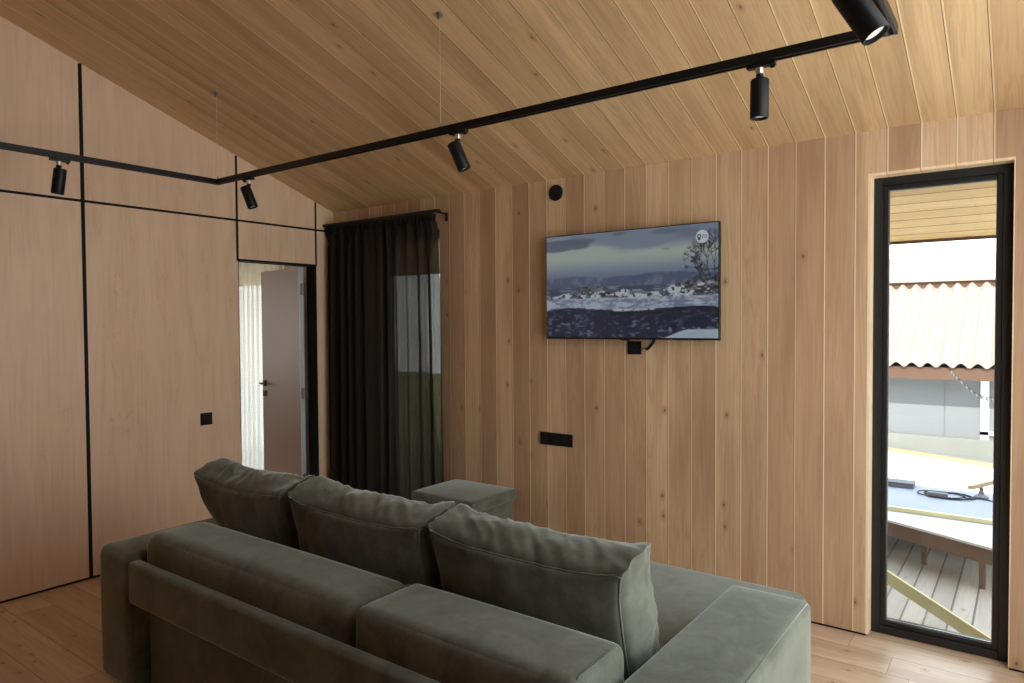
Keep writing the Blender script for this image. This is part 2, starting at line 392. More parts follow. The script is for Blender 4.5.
# ---- windows
def window(name, label, x0, x1, z0, z1, yf=.080, fwid=.056, sheet=True):
    r = thing(name, label, 'window', ((x0+x1)/2, yf, 0)); r['kind'] = 'structure'
    def ring(m, a, b, c, d, w_, y0, y1, bev=.002):
        m.box(a, a+w_, y0, y1, c, d, bev, 1); m.box(b-w_, b, y0, y1, c, d, bev, 1)
        m.box(a+w_, b-w_, y0, y1, d-w_, d, bev, 1); m.box(a+w_, b-w_, y0, y1, c, c+w_, bev, 1)
    m = MB(); ring(m, x0, x1, z0, z1, fwid*.72, yf, yf+.08); m.build('window_frame', M['frame'], r)
    m = MB(); q = fwid*.72; ring(m, x0+q, x1-q, z0+q, z1-q, fwid*.42, yf+.012, yf+.07); m.build('sash', M['frame'], r)
    m = MB(); q = fwid*1.14; ring(m, x0+q, x1-q, z0+q, z1-q, .004, yf+.026, yf+.034, 0); m.build('glazing_bead', M['alu'], r)
    m = MB(); m.box(x0+q, x1-q, yf+.036, yf+.044, z0+q, z1-q); m.build('pane', M['glass'], r)
    return r
window('window_1', 'tall narrow black framed window right of the television', W1[0]+.013, W1[1]-.004, .004, W1[2]-.012)
window('window_2', 'black framed window hidden behind the dark curtain', W2[0]+.001, W2[1]-.001, .004, W2[2]-.001)
window('window_3', 'window of the next room seen through the doorway', W3[0]+.001, W3[1]-.001, .004, W3[2]-.001)
# pale edge lining of the window-1 opening
m = MB(); m.box(W1[0]-.0005, W1[0]+.013, -.0012, .0798, GAP, W1[2]-.012); m.box(W1[1]-.004, W1[1]+.0005, -.0012, .0798, GAP, W1[2]-.012); m.box(W1[0]-.0005, W1[1]+.0005, -.0012, .0798, W1[2]-.012, W1[2]+.0005)
struct(m.build('trim_6', M['reveal']), 'pale larch lining round the tall narrow window', 'trim')

# ================================================================ SOFA
def ridged(q):
    t = mnoise.noise(q); return (1-abs(t)*2.2)
def puff_point(x, y, z, half, bulge, rad, wr, seed, ears, taper=0):
    hx, hy, hz = half
    p = Vector((x*hx, y*hy, z*hz))
    core = Vector((max(-hx+rad, min(hx-rad, p.x)), max(-hy+rad, min(hy-rad, p.y)), max(-hz+rad, min(hz-rad, p.z))))
    d = p-core
    if d.length > 1e-6: p = core + d.normalized()*rad
    p.x += math.copysign(bulge[0]*(1-y*y)*(1-z*z), x)*abs(x)**4
    p.y += math.copysign(bulge[1]*(1-x*x)*(1-z*z), y)*abs(y)**4
    p.z += math.copysign(bulge[2]*(1-x*x*.9)*(1-y*y), z)*abs(z)**4*(1.0 if z > 0 else .3)
    if ears:
        k = (abs(x)*abs(z))**7
        p.x += math.copysign(ears*k, x); p.z += math.copysign(ears*k, z)*(1.0 if z > 0 else .2)
        if z > 0: p.z -= ears*.55*(1-x*x)*abs(z)**6          # the top edge sags between its corners
    if wr:
        q = Vector((x*hx*16+seed*7.3+y*1.3, y*hy*6+seed, z*2.0))
        c1 = ridged(q)*.6 + ridged(q*1.9)*.3; c2 = mnoise.noise(Vector((x*hx*7+seed*3, y*hy*7, z*hz*7)))
        if z > .5: p.z += wr*(c1*.55+c2*.5)*(1-y**6)*(z-.5)*2
        if abs(x) > .5: p.x += math.copysign(wr*(ridged(Vector((y*hy*12, z*hz*14+seed, 3)))*.35+c2*.35)*(abs(x)-.5)*2, x)*(1-y**6)
        if abs(y) > .5: p.y += math.copysign(wr*(c2*.45+.25*c1*max(0, z)**2)*(abs(y)-.5)*2, y)
    if taper and x < 0: p.x += taper*(-x)*(max(0, .6-z)/1.6)**1.2
    return p
def puff_box(c, half, bulge=(0.02, .02, .02), r=.35, n=(18, 18, 18), wr=0.0, seed=0, rot=None, ears=0.0, taper=0):
    """soft upholstered block: rounded edges, swelling faces and soft creases"""
    if isinstance(n, int): n = (n, n, n)
    b = bmesh.new(); c = Vector(c)
    def samples(k, h):
        rr = min(r/h, .9); A = [-1, -1+rr*.12, -1+rr*.3, -1+rr*.6, -1+rr]
        m = [(-1+rr)+(2-2*rr)*i/k for i in range(1, k)]
        return A+m+[-t for t in A[::-1]]
    sx_, sy_, sz_ = [samples(n[i], half[i]) for i in range(3)]
    def face(A, B, fn):
        g_ = [[b.verts.new(fn(a_, b_)) for b_ in B] for a_ in A]
        for i in range(len(A)-1):
            for j in range(len(B)-1): b.faces.new((g_[i][j], g_[i+1][j], g_[i+1][j+1], g_[i][j+1]))
    for sg in (-1, 1):
        face(sx_, sy_, lambda x, y: (x, y, sg)); face(sx_, sz_, lambda x, z: (x, sg, z)); face(sy_, sz_, lambda y, z: (sg, y, z))
    bmesh.ops.remove_doubles(b, verts=b.verts[:], dist=1e-5)
    for v in b.verts:
        p = puff_point(*v.co, half, bulge, r, wr, seed, ears, taper)
        if rot is not None: p = rot @ p
        v.co = c+p
    bmesh.ops.recalc_face_normals(b, faces=b.faces[:])
    return b
def soft(name, mat, parent, x0, x1, y0, y1, z0, z1, r=.035, bulge=(.004, .004, .006), n=16, **k):
    m = MB(); m.add(puff_box(((x0+x1)/2, (y0+y1)/2, (z0+z1)/2), ((x1-x0)/2, (y1-y0)/2, (z1-z0)/2), bulge, r, n, **k))
    return m.build(name, mat, parent, smooth=True)

AL, AR = (1.392, 1.70), (3.87, 4.155); YS0, YS1 = -2.488, -1.355; V = M['velvet']
sofa = thing('sofa', 'large grey green velvet corner sofa seen from behind', 'sofa', (2.8, -1.9, 0))
al = soft('armrest', V, sofa, AL[0], AL[1], YS0, YS1, .025, .622, r=.045)
ar = soft('armrest', V, sofa, AR[0], AR[1], YS0, YS1, .025, .645, r=.03, bulge=(.003, .003, .004))
def seam(parent, pts, r=.0028, closed=False): return MB().tube(pts, r, 6, closed).build('seam', M['piping'], parent, smooth=True)
seam(ar, [(AR[1]-.012, YS0+.03, .6385), (AR[1]-.012, YS1-.03, .6385)], .0022)
seam(al, [(AL[1]-.012, YS0+.012, .05), (AL[1]-.012, YS0+.012, .58)], .002)
soft('back_rail', V, sofa, AL[1]-.002, AR[0]+.01, -2.497, -2.44, .425, .603, r=.018, bulge=(.001, .003, .002))
soft('back_panel', V, sofa, AL[1]+.003, AR[0]+.004, -2.415, -2.30, .03, .58, r=.02)
bl = soft('back_bolster', V, sofa, AL[1]+.005, 3.046, -2.435, -2.145, .50, .712, r=.058, bulge=(.003, .012, .010))
br = soft('back_bolster', V, sofa, 3.050, AR[0]-.012, -2.435, -2.145, .50, .716, r=.034, bulge=(.006, .012, .010))
for q, (xa, xb, rr) in ((br, (3.060, 3.060, .045)), (br, (AR[0]-.026, AR[0]-.026, .045))):
    seam(q, [(xa, -2.42, .54), (xa, -2.432, .66), (xa, -2.412, .70), (xa, -2.38, .716), (xa, -2.20, .716), (xa, -2.165, .70)], .0022)
soft('seat_base', V, sofa, AL[1]-.01, AR[0]+.01, -2.30, YS1+.02, .06, .30, r=.02)
soft('seat_cushion', V, sofa, AL[1]+.003, 2.385, -2.14, YS1+.01, .29, .455, r=.04, bulge=(.003, .008, .012))
soft('seat_cushion', V, sofa, 2.389, 3.035, -2.14, YS1+.01, .29, .455, r=.04, bulge=(.003, .008, .012))
soft('chaise_base', V, sofa, 3.045, 3.99, YS1+.012, -.80, .06, .30, r=.02)
cb_ = MB(); cb_.poly([(3.039, -2.14, .29), (3.867, -2.14, .29), (3.867, -1.348, .29), (4.0, -1.348, .29), (4.0, -.795, .29), (3.039, -.795, .29)], (0, 0, .166))
bmesh.ops.bevel(cb_.bm, geom=cb_.bm.edges[:], offset=.03, segments=5, affect='EDGES', profile=.5)
cb_.build('chaise_cushion', V, sofa, smooth=True, angle=45)
for x, y in ((1.5, -2.4), (1.5, -1.45), (4.07, -2.4), (3.93, -.90), (3.12, -.90)):
    MB().box(x-.03, x+.03, y-.03, y+.03, 0, .07, .004, 2).build('leg', M['blackmatte'], sofa)

def cushion(label, xa, xb, seed, zb=.468, hgt=.405, tilt=13, th=.205, zrot=0, wr=.024, taper=0):
    """box cushion leaning on the bolster; rear top seam near y=-2.13"""
    cx = (xa+xb)/2; root = thing('back_cushion', label, 'cushion', (cx, -1.99, zb), 'loose back cushions along the sofa')
    R = Matrix.Rotation(math.radians(zrot), 3, 'Z') @ Matrix.Rotation(math.radians(tilt), 3, 'X')
    half = ((xb-xa)/2, th/2, hgt/2); bul = (.022, .034, .026); ra = .026; ea = .026
    c = Vector((cx, -1.978, zb+hgt/2+.030))
    m = MB(); m.add(puff_box(c, half, bul, ra, (64, 18, 34), wr=wr, seed=seed, rot=R, ears=ea, taper=taper))
    m.build('cushion_body', V, root, smooth=True)
    for sy in (-1, 1):
        ring = []; N = 40; k = 1-.45*ra/half[0]; kz = 1-.45*ra/half[2]
        for i in range(N): ring.append((-k+2*k*i/N, 1))
        for i in range(N): ring.append((1, kz-2*kz*i/N))
        for i in range(N): ring.append((k-2*k*i/N, -1))
        for i in range(N): ring.append((-1, -kz+2*kz*i/N))
        pts = [c + R @ puff_point(u_, sy*.995, w_, half, bul, ra, wr, seed, ea, taper) for u_, w_ in ring]
        MB().tube(pts, .0036, 8, True).build('piping', M['velvet'], root, smooth=True)
    return root
cushion('left loose back cushion of the sofa, nearest the plywood wall', 1.572, 2.214, 1, taper=.27)
cushion('middle loose back cushion of the sofa, between the other two', 2.300, 3.028, 2)
cushion('right loose back cushion, largest in view, beside the broad armrest', 3.096, 3.815, 3)

# ---- pouf by the curtain
pf = thing('storage_pouf', 'square grey green velvet pouf with overhanging lid beside the dark curtain', 'pouf', (1.65, -.25, 0))
soft('pouf_body', V, pf, 1.40, 1.885, -.455, -.03, .03, .40, r=.015, bulge=(.002, .002, 0), n=10)
soft('pouf_lid', V, pf, 1.365, 1.925, -.49, -.012, .385, .458, r=.018, bulge=(.002, .002, .012), n=14)
for x, y in ((1.43, -.42), (1.43, -.08), (1.85, -.42), (1.85, -.08)):
    MB().rod((x, y, 0), (x, y, .035), .02).build('leg', M['blackmatte'], pf)

# ================================================================ CURTAINS
def sheet(x0t, x1t, x0b, x1b, z0, z1, y, amp, waves, seed, nx=420, nz=40, gather=.0):
    rnd = random.Random(seed); ph = [rnd.uniform(0, 6.28) for _ in range(6)]
    b = bmesh.new(); grid = []
    for j in range(nz+1):
        t = j/nz; z = z1 + (z0-z1)*t; row = []
        a0 = x0t+(x0b-x0t)*t; a1 = x1t+(x1b-x1t)*(t**.5)
        hd = math.exp(-((z1-z)/.07)**2)
        for i in range(nx+1):
            s = i/nx
            ss = s + .012*math.sin(2*PI*s*3+ph[0])
            w1_ = math.sin(2*PI*waves*ss+ph[1]+.5*math.sin(2*PI*s*2.3+ph[2])+.25*t*math.sin(9*s+ph[3]))
            w2_ = .35*math.sin(2*PI*waves*2.17*ss+ph[4]+t)
            fine = math.sin(2*PI*waves*2.6*ss+ph[5])
            yy = y + amp*(w1_+w2_)*(1-.65*hd)*(.8+.25*t) + hd*amp*.55*fine
            xx = a0+(a1-a0)*s + .35*amp*math.cos(2*PI*waves*ss+ph[1])*(1-hd)
            row.append(b.verts.new((xx, yy, z)))
        grid.append(row)
    for j in range(nz):
        for i in range(nx): b.faces.new((grid[j][i], grid[j+1][i], grid[j+1][i+1], grid[j][i+1]))
    return b
cu = thing('curtain', 'floor length dark charcoal see-through curtain covering the window left of the television', 'curtain', (.66, -.1, 0))
m = MB(); m.add(sheet(.035, 1.255, .03, 1.295, .015, 2.345, -.105, .030, 11, 4)); m.build('curtain_panel', M['curtain'], cu, smooth=True)
m = MB(); m.add(sheet(.03, 1.262, .03, 1.262, 2.335, 2.400, -.105, .017, 26, 9, 520, 6)); m.build('header_tape', M['curtain_dense'], cu, smooth=True)
rl = thing('curtain_rail', 'black curtain rail with a bent end above the dark curtain', 'curtain rail', (.65, -.1, 2.42))
MB().box(.004, 1.30, -.125, -.085, 2.405, 2.425, .002, 1).build('track_bar', M['black'], rl)
m = MB(); m.rod((1.283, -.105, 2.404), (1.283, -.003, 2.404), .006).box(1.273, 1.293, -.012, -.0005, 2.350, 2.415, .002, 1)
m.build('bracket', M['black'], rl, smooth=True, angle=40)
# sheer in the next room
sc_ = thing('sheer_curtain', 'white sheer curtain at the window seen through the doorway', 'curtain', (-1.2, -.1, 0))
m = MB(); m.add(sheet(-1.95, -.62, -1.95, -.66, .02, 2.30, -.06, .018, 15, 21, 420, 20)); m.build('curtain_panel', M['sheer'], sc_, smooth=True)
MB().box(-2.0, -.60, -.075, -.045, 2.30, 2.32, .002, 1).build('track_bar', M['whitepaint'], sc_)

# ================================================================ TRACK LIGHTING
ZT = 2.497; TX0, TX1, TY = .625, 4.388, -1.42
tr = thing('lighting_track', 'black rectangular light track hanging on thin wires under the ceiling', 'track', (2.5, -1.42, ZT))
def track_seg(name, p, q, mat=M['black']):
    """a channel with open slot underneath, between p and q"""
    p = Vector(p); q = Vector(q); d = (q-p).normalized(); n = Vector((-d.y, d.x, 0)); m = MB()
    h, w_ = .030, .017
    def slab(a, b, z0, z1):
        A = [p+n*a, q+n*a, q+n*b, p+n*b]
        m.poly([(v.x, v.y, ZT+z0) for v in A], (0, 0, z1-z0))
    slab(-w_, -w_+.004, -h/2, h/2); slab(w_-.004, w_, -h/2, h/2); slab(-w_+.004, w_-.004, h/2-.006, h/2)
    slab(-w_+.004, -.007, -h/2, -h/2+.004); slab(.007, w_-.004, -h/2, -h/2+.004)
    return m.build(name, mat, tr)
track_seg('track_rail', (TX0, TY, 0), (TX1-.017, TY, 0))
track_seg('track_rail', (TX0+.0, TY+.017, 0), (TX0, -4.9, 0))
track_seg('track_rail', (TX1, TY+.017, 0), (TX1, -4.9, 0))
MB().box(TX1-.017, TX1+.017, TY+.017, TY+.024, ZT-.014, ZT+.014, .001, 1).build('end_cap', M['alu'], tr)
MB().box(TX0-.018, TX0+.018, TY-.018, TY+.018, ZT-.016, ZT+.016, .002, 1).build('corner_joint', M['black'], tr)
for x, y in ((.655, -1.435), (2.52, -1.42)):
    zz = zc(y)
    wv = MB(); wv.rod((x, y, ZT+.012), (x, y, zz-.02), .0012, seg=8)
    wo = wv.build('suspension_wire', M['chrome'], tr)
    cp = MB(); cp.lathe((x, y, zz-.001), (0, SL, 1), [(-.030, .003), (-.026, .007), (-.010, .008), (-.008, .015), (.0, .016)], 20)
    cp.tube([(x+.008, y, zz-.015), (x+.016, y, zz-.022), (x+.02, y, zz-.016)], .002, 8)
    cp.build('ceiling_hook', M['alu'], wo, smooth=True, angle=40)
    g_ = MB(); g_.rod((x, y, ZT+.014), (x, y, ZT+.032), .004, .002, 12); g_.build('wire_grip', M['alu'], wo, smooth=True, angle=40)

def spot(label, p, d, along, L=.134, R_=.0305, drop=.054, off=(0, 0, 0)):
    """track spot: adapter box, steel collar, stem, cylinder head with recessed lens"""
    p = Vector(p); d = Vector(d).normalized(); a = Vector(along).normalized(); n = Vector((-a.y, a.x, 0))
    t = thing('track_spotlight', label, 'spotlight', (p.x, p.y, ZT-.015), 'spotlights on the light track')
    z = ZT-.0155; m = MB()
    A = [p-a*.052-n*.012, p+a*.042-n*.012, p+a*.042+n*.012, p-a*.052+n*.012]
    m.poly([(v.x, v.y, z-.016) for v in A], (0, 0, .016))
    A = [p-a*.050-n*.004, p-a*.036-n*.004, p-a*.036+n*.004, p-a*.050+n*.004]
    m.poly([(v.x, v.y, z-.024) for v in A], (0, 0, .009))
    m.build('adapter', M['black'], t)
    MB().lathe((p.x, p.y, z-.016), (0, 0, -1), [(0, .0105), (.002, .0138), (.022, .0138), (.024, .0105)], 24).build('collar', M['chrome'], t, smooth=True, angle=50)
    MB().lathe((p.x, p.y, z-.036), (0, 0, -1), [(0, .0125), (.012, .0125), (.014, .009)], 24).build('swivel', M['black'], t, smooth=True, angle=50)
    top = Vector((p.x, p.y, z-.040)); piv = Vector((p.x, p.y, z-drop))
    hp_ = piv + Vector(off)
    # a short yoke from the swivel to the side of the head top
    m = MB(); m.tube([top, piv+Vector(off)*.2, piv+Vector(off)*.2+Vector((0, 0, -.022))], .0065, 12); m.build('stem', M['black'], t, smooth=True, angle=50)
    m = MB(); m.lathe(hp_, d, [(0, R_*.55), (.001, R_-.004), (.004, R_-.001), (.008, R_), (L-.002, R_), (L, R_-.001), (L, R_-.004), (L-.012, R_-.006)], 40)
    hd_ = m.build('lamp_head', M['black'], t, smooth=True, angle=50)
    q = hp_+d*(L-.0115)
    MB().lathe(q, d, [(0, R_-.006), (.002, R_-.008), (.003, .002)], 32).build('lens', M['lens'], hd_, smooth=True)
    return t
cr_ = Vector((rt.x, rt.y, 0))
spot('leftmost track spotlight, in front of the tall plywood panel', (TX0, -2.315, 0), Vector((0, 0, -27))+cr_*-4, (0, -1, 0), off=cr_*.008)
spot('tilted track spotlight near the track corner above the doorway', (.965, TY, 0), Vector((0, 0, -20))+cr_*7.5, (1, 0, 0), off=cr_*-.024)
spot('tilted track spotlight above and left of the television', (2.625, TY, 0), Vector((0, 0, -27))+cr_*11.5, (-1, 0, 0), off=cr_*-.022)
spot('upright track spotlight hanging straight above right of the television', (3.99, TY, 0), Vector((0, 0, -1))+cr_*-.01, (-1, 0, 0))
spot('nearest track spotlight at the top edge, its pale lens showing', (TX1, -2.15, 0), Vector((.50, 0, -.87)), (0, 1, 0), off=(.010, 0, -.014), drop=.13)

# ================================================================ TELEVISION
TVX0, TVX1, TVZ0, TVZ1 = 2.203, 3.358, 1.494, 2.157
tv = thing('television', 'wall mounted flat television showing a snowy shore', 'television', (2.78, -.06, 1.494))
MB().box(TVX0, TVX1, -.068, -.040, TVZ0, TVZ1, .003, 2).build('housing', M['tvback'], tv)
MB().box(TVX0+.25, TVX1-.25, -.040, -.025, TVZ0+.08, TVZ1-.2, .004, 2).box(2.55, 3.0, -.026, -.0006, 1.70, 1.95, .003, 1).build('wall_mount', M['tvback'], tv)
MB().box(2.74, 2.80, -.066, -.05, TVZ0-.006, TVZ0+.001, .002, 1).build('logo_tab', M['tvback'], tv)

def vnoise(u, v, su, sv, seed, octs=5):
    rng = np.random.RandomState(seed); out = np.zeros_like(u); amp = 1; tot = 0
    for o_ in range(octs):
        g_ = rng.rand(200, 200); x = u*su*2**o_; y = v*sv*2**o_
        xi = np.floor(x).astype(int); yi = np.floor(y).astype(int); fx = x-xi; fy = y-yi
        fx = fx*fx*(3-2*fx); fy = fy*fy*(3-2*fy)
        a_ = g_[xi % 200, yi % 200]; b_ = g_[(xi+1) % 200, yi % 200]; c_ = g_[xi % 200, (yi+1) % 200]; d_ = g_[(xi+1) % 200, (yi+1) % 200]
        out += amp*((a_*(1-fx)+b_*fx)*(1-fy)+(c_*(1-fx)+d_*fx)*fy); tot += amp; amp *= .55
    return out/tot
def tv_picture(NX=560, NZ=320):
    u, v = np.meshgrid((np.arange(NX)+.5)/NX, (np.arange(NZ)+.5)/NZ, indexing='ij')  # v up
    def L3(c): return np.array(c, float)/255
    def mixc(a_, b_, t): t = np.clip(t, 0, 1)[..., None]; return a_*(1-t)+b_*t
    sm = lambda a_, b_, x: (lambda t: t*t*(3-2*t))(np.clip((x-a_)/(b_-a_), 0, 1))
    img = np.zeros((NX, NZ, 3))+L3((122, 132, 134))
    # sky: blue haze low, pale greenish glow, slate clouds above
    img = mixc(np.zeros_like(img)+L3((86, 98, 120)), np.zeros_like(img)+L3((134, 143, 138)), sm(.56, .78, v))
    cl = vnoise(u, v, 3.2, 7, 3)
    edge = .86 + .05*np.sin(u*7+1) - .10*(u > .62)*(u-.62)*2
    img = mixc(img, np.zeros_like(img)+L3((96, 106, 122)), sm(-.02, .06, v-edge+.16*(cl-.5))*.9)
    for cx_, cy_, rx, ry, s_ in ((.12, .90, .17, .05, .9), (.22, .935, .10, .03, .7), (.46, .97, .06, .025, .8), (.62, .90, .05, .018, .4), (.73, .80, .03, .015, .7), (.9, .93, .2, .08, .5), (.70, .95, .1, .03, .6)):
        dd = ((u-cx_)/rx)**2+((v-cy_)/ry)**2 + 4.0*(cl-.5)
        img = mixc(img, np.zeros_like(img)+L3((74, 82, 98)), s_*sm(1.1, .2, dd))
    # far mountains
    r1 = .575 + .035*(vnoise(u, u*0+.3, 9, 1, 5)-.3) + .01*np.sin(u*11)
    mt = vnoise(u, v, 30, 18, 7)
    img = mixc(img, mixc(np.zeros_like(img)+L3((66, 76, 98)), np.zeros_like(img)+L3((88, 98, 116)), sm(.45, .8, mt)), sm(.006, -.006, v-r1))
    # far water
    img = mixc(img, mixc(np.zeros_like(img)+L3((54, 62, 78)), np.zeros_like(img)+L3((110, 120, 132)), sm(.45, .7, vnoise(u, v, 16, 90, 9))), sm(.004, -.004, v-.485))
    # snow covered rocks
    n_ = vnoise(u, v, 22, 22, 11); n2_ = vnoise(u, v, 60, 60, 12, 4)
    top = .40 + .10*np.exp(-((u-.30)/.13)**2) + .045*np.exp(-((u-.5)/.06)**2) + .13*sm(.52, .98, u) + .05*(vnoise(u, u*0+.7, 18, 1, 13)-.5)
    bot = .265 + .02*np.sin(u*9) + .02*(n_-.5)
    snow = mixc(np.zeros_like(img)+L3((150, 157, 165)), np.zeros_like(img)+L3((72, 80, 96)), sm(.42, .62, n_))
    rock = mixc(np.zeros_like(img)+L3((92, 92, 94)), np.zeros_like(img)+L3((38, 40, 46)), sm(.4, .7, n2_))
    rockm = sm(.50, .60, n_*.4+n2_*.6 + .10*np.exp(-((u-.34)/.07)**2-((v-.44)/.05)**2) + .16*sm(.62, .9, u)*sm(.38, .46, v))
    sr = mixc(snow, rock, rockm)
    img = mixc(img, sr, sm(.006, -.006, v-top))
    img = mixc(img, mixc(np.zeros_like(img)+L3((138, 146, 158)), np.zeros_like(img)+L3((92, 102, 120)), sm(.40, .62, .6*vnoise(u, v, 10, 26, 15)+.4*n2_)), sm(.006, -.006, v-(.375+.02*(n_-.5)))*sm(.0, .02, v-.26))
    # dark water
    wv_ = vnoise(u, v, 40, 46, 17, 5); dw = mixc(np.zeros_like(img)+L3((26, 32, 48)), np.zeros_like(img)+L3((88, 98, 116)), sm(.50, .80, wv_)*(.55+.45*sm(.3, .05, v)))
    img = mixc(img, dw, sm(.006, -.006, v-bot))
    img = mixc(img, np.zeros_like(img)+L3((20, 24, 36)), .7*np.exp(-((v-(bot-.02))/.018)**2)*sm(.2, .5, u))
    # snow patch in the lower right corner
    img = mixc(img, mixc(np.zeros_like(img)+L3((150, 160, 168)), np.zeros_like(img)+L3((120, 132, 144)), n_), sm(.006, -.006, v-(.085*sm(.68, .86, u)+.012*(n_-.5)-.004)))
    # bare tree at the right
    rng = random.Random(6); asp = (TVX1-TVX0)/(TVZ1-TVZ0); dark = L3((40, 42, 50))
    def line(x, y, ang, ln, wd, dep):
        x2, y2 = x+math.cos(ang)*ln/asp, y+math.sin(ang)*ln
        st = int(ln*NZ*2)+2
        for k in range(st):
            t = k/st; px = (x+(x2-x)*t)*NX; py = (y+(y2-y)*t)*NZ; r_ = wd*(1-.4*t)
            for a_ in range(int(px-r_), int(px+r_)+1):
                for b_ in range(int(py-r_), int(py+r_)+1):
                    if 0 <= a_ < NX and 0 <= b_ < NZ: img[a_, b_] = img[a_, b_]*.72+dark*.28
        if dep:
            for k in range(3): line(x2, y2, ang+rng.uniform(-.6, .6), ln*rng.uniform(.55, .8), wd*.6, dep-1)
    for bx, an, ln in ((.965, 1.9, .12), (.985, 1.65, .15), (.95, 2.2, .09), (.92, 2.0, .05)): line(bx, .5, an, ln, .9, 5)
    bush = sm(.48, .6, vnoise(u, v, 40, 40, 23))*sm(.12, .0, np.hypot((u-.97)*1.3, v-.52)-.06)
    img = mixc(img, np.zeros_like(img)+dark, bush*.8)
    # channel badge: pale disc with a pin mark and two rows of tiny writing
    du = (u-.918)*asp; dv = v-.885; rr = np.hypot(du, dv)
    img = mixc(img, np.zeros_like(img)+L3((172, 178, 180)), sm(.060, .054, rr)*.92)
    pin = np.hypot(du+.028, dv-.004)
    img = mixc(img, np.zeros_like(img)+L3((44, 46, 52)), (sm(.021, .017, pin)*sm(.008, .012, pin)))
    img = mixc(img, np.zeros_like(img)+L3((44, 46, 52)), ((np.abs(du+.028) < (.010+(dv+.028)*.3).clip(0)) & (dv < -.012) & (dv > -.032))*.9)
    for row, y0 in enumerate((.008, -.008)):
        tx = (np.abs(dv-y0) < .0055) & (du > -.002) & (du < .044) & (np.sin(du*900+row*2) > -.35)
        img = mixc(img, np.zeros_like(img)+L3((70, 72, 78)), tx*.85)
    return img
img = tv_picture()
NX, NZ = img.shape[:2]
li = np.where(img <= .04045, img/12.92, ((img+.055)/1.055)**2.4)
xs = np.linspace(TVX0+.006, TVX1-.006, NX); zs = np.linspace(TVZ0+.012, TVZ1-.006, NZ)
me = bpy.data.meshes.new('screen')
vv = np.zeros((NX, NZ, 3)); vv[..., 0] = xs[:, None]-2.78; vv[..., 1] = -.0688+.06; vv[..., 2] = zs[None, :]-1.494
I = np.arange(NX*NZ).reshape(NX, NZ)
fc = np.stack((I[:-1, :-1], I[1:, :-1], I[1:, 1:], I[:-1, 1:]), -1).reshape(-1, 4)
me.vertices.add(NX*NZ); me.vertices.foreach_set('co', vv.reshape(-1))
me.loops.add(fc.size); me.loops.foreach_set('vertex_index', fc.reshape(-1).astype(np.int32))
me.polygons.add(len(fc)); me.polygons.foreach_set('loop_start', (np.arange(len(fc))*4).astype(np.int32))
me.update(calc_edges=True)
ca_ = me.color_attributes.new('picture', 'FLOAT_COLOR', 'POINT')
ca_.data.foreach_set('color', np.concatenate((li, np.ones((NX, NZ, 1))), -1).astype(np.float32).reshape(-1))
g = G('tv_screen_picture'); at = g.n('ShaderNodeAttribute'); at.attribute_name = 'picture'
g.link(at.outputs['Color'], g.p.inputs['Emission Color'])
g.set(Base_Color=(.01, .01, .01), Roughness=.12, Emission_Strength=.92/2**EXPO)
me.materials.append(g.m)
so = bpy.data.objects.new('screen', me); COL.objects.link(so); so.parent = tv

# cable under the television
cb = thing('socket_plate', 'small square black socket with a plug lead under the television', 'socket', (2.807, 0, 1.444))
MB().box(2.763, 2.852, -.010, -.0004, 1.402, 1.483, .002, 2).build('plate', M['blackmatte'], cb)
MB().lathe((2.807, -.0098, 1.440), (0, -1, 0), [(0, .021), (.003, .020), (.003, .014), (.001, .012)], 24).build('socket_ring', M['black'], cb, smooth=True, angle=40)
m = MB(); m.tube([(2.852, -.02, 1.437), (2.880, -.022, 1.438), (2.905, -.024, 1.440)], .003, 8)
m.tube([(2.897, -.024, 1.435), (2.915, -.026, 1.448), (2.940, -.028, 1.476), (2.95, -.03, 1.50)], .0095, 10)
m.build('lead', M['black'], cb, smooth=True)

# ---- wall fittings
sp = thing('wall_speaker', 'round black wall fitting above and left of the television', 'speaker', (2.241, 0, 2.448))
MB().lathe((2.241, -.0005, 2.448), (0, -1, 0), [(0, .052), (.010, .052), (.014, .048)], 40).build('housing', M['blackmatte'], sp, smooth=True, angle=40)
MB().lathe((2.241, -.0148, 2.448), (0, -1, 0), [(0, .044), (.002, .040), (.0035, .004)], 40).build('grille', M['black'], sp, smooth=True, angle=40)
ow = thing('triple_socket', 'wide black triple socket plate low on the larch wall', 'socket', (2.236, 0, .826))
MB().box(2.111, 2.361, -.011, -.0004, .786, .868, .002, 2).build('plate', M['blackmatte'], ow)
for x in (2.155, 2.236, 2.317):
    MB().lathe((x, -.011, .827), (0, -1, 0), [(0, .026), (.0015, .0255), (.0016, .021), (.0002, .020)], 28).rod((x-.009, -.0145, .827), (x-.009, -.011, .827), .003, seg=10).rod((x+.009, -.0145, .827), (x+.009, -.011, .827), .003, seg=10).build('socket_ring', M['black'], ow, smooth=True, angle=40)
sw = thing('light_switch', 'small square black light switch on the plywood wall left of the doorway', 'switch', (0, -1.170, .925))
MB().box(.0004, .010, -1.213, -1.127, .882, .968, .002, 2).build('plate', M['blackmatte'], sw)
MB().box(.010, .013, -1.203, -1.1715, .892, .958, .001, 1).box(.010, .013, -1.1685, -1.137, .892, .958, .001, 1).build('rocker', M['black'], sw)

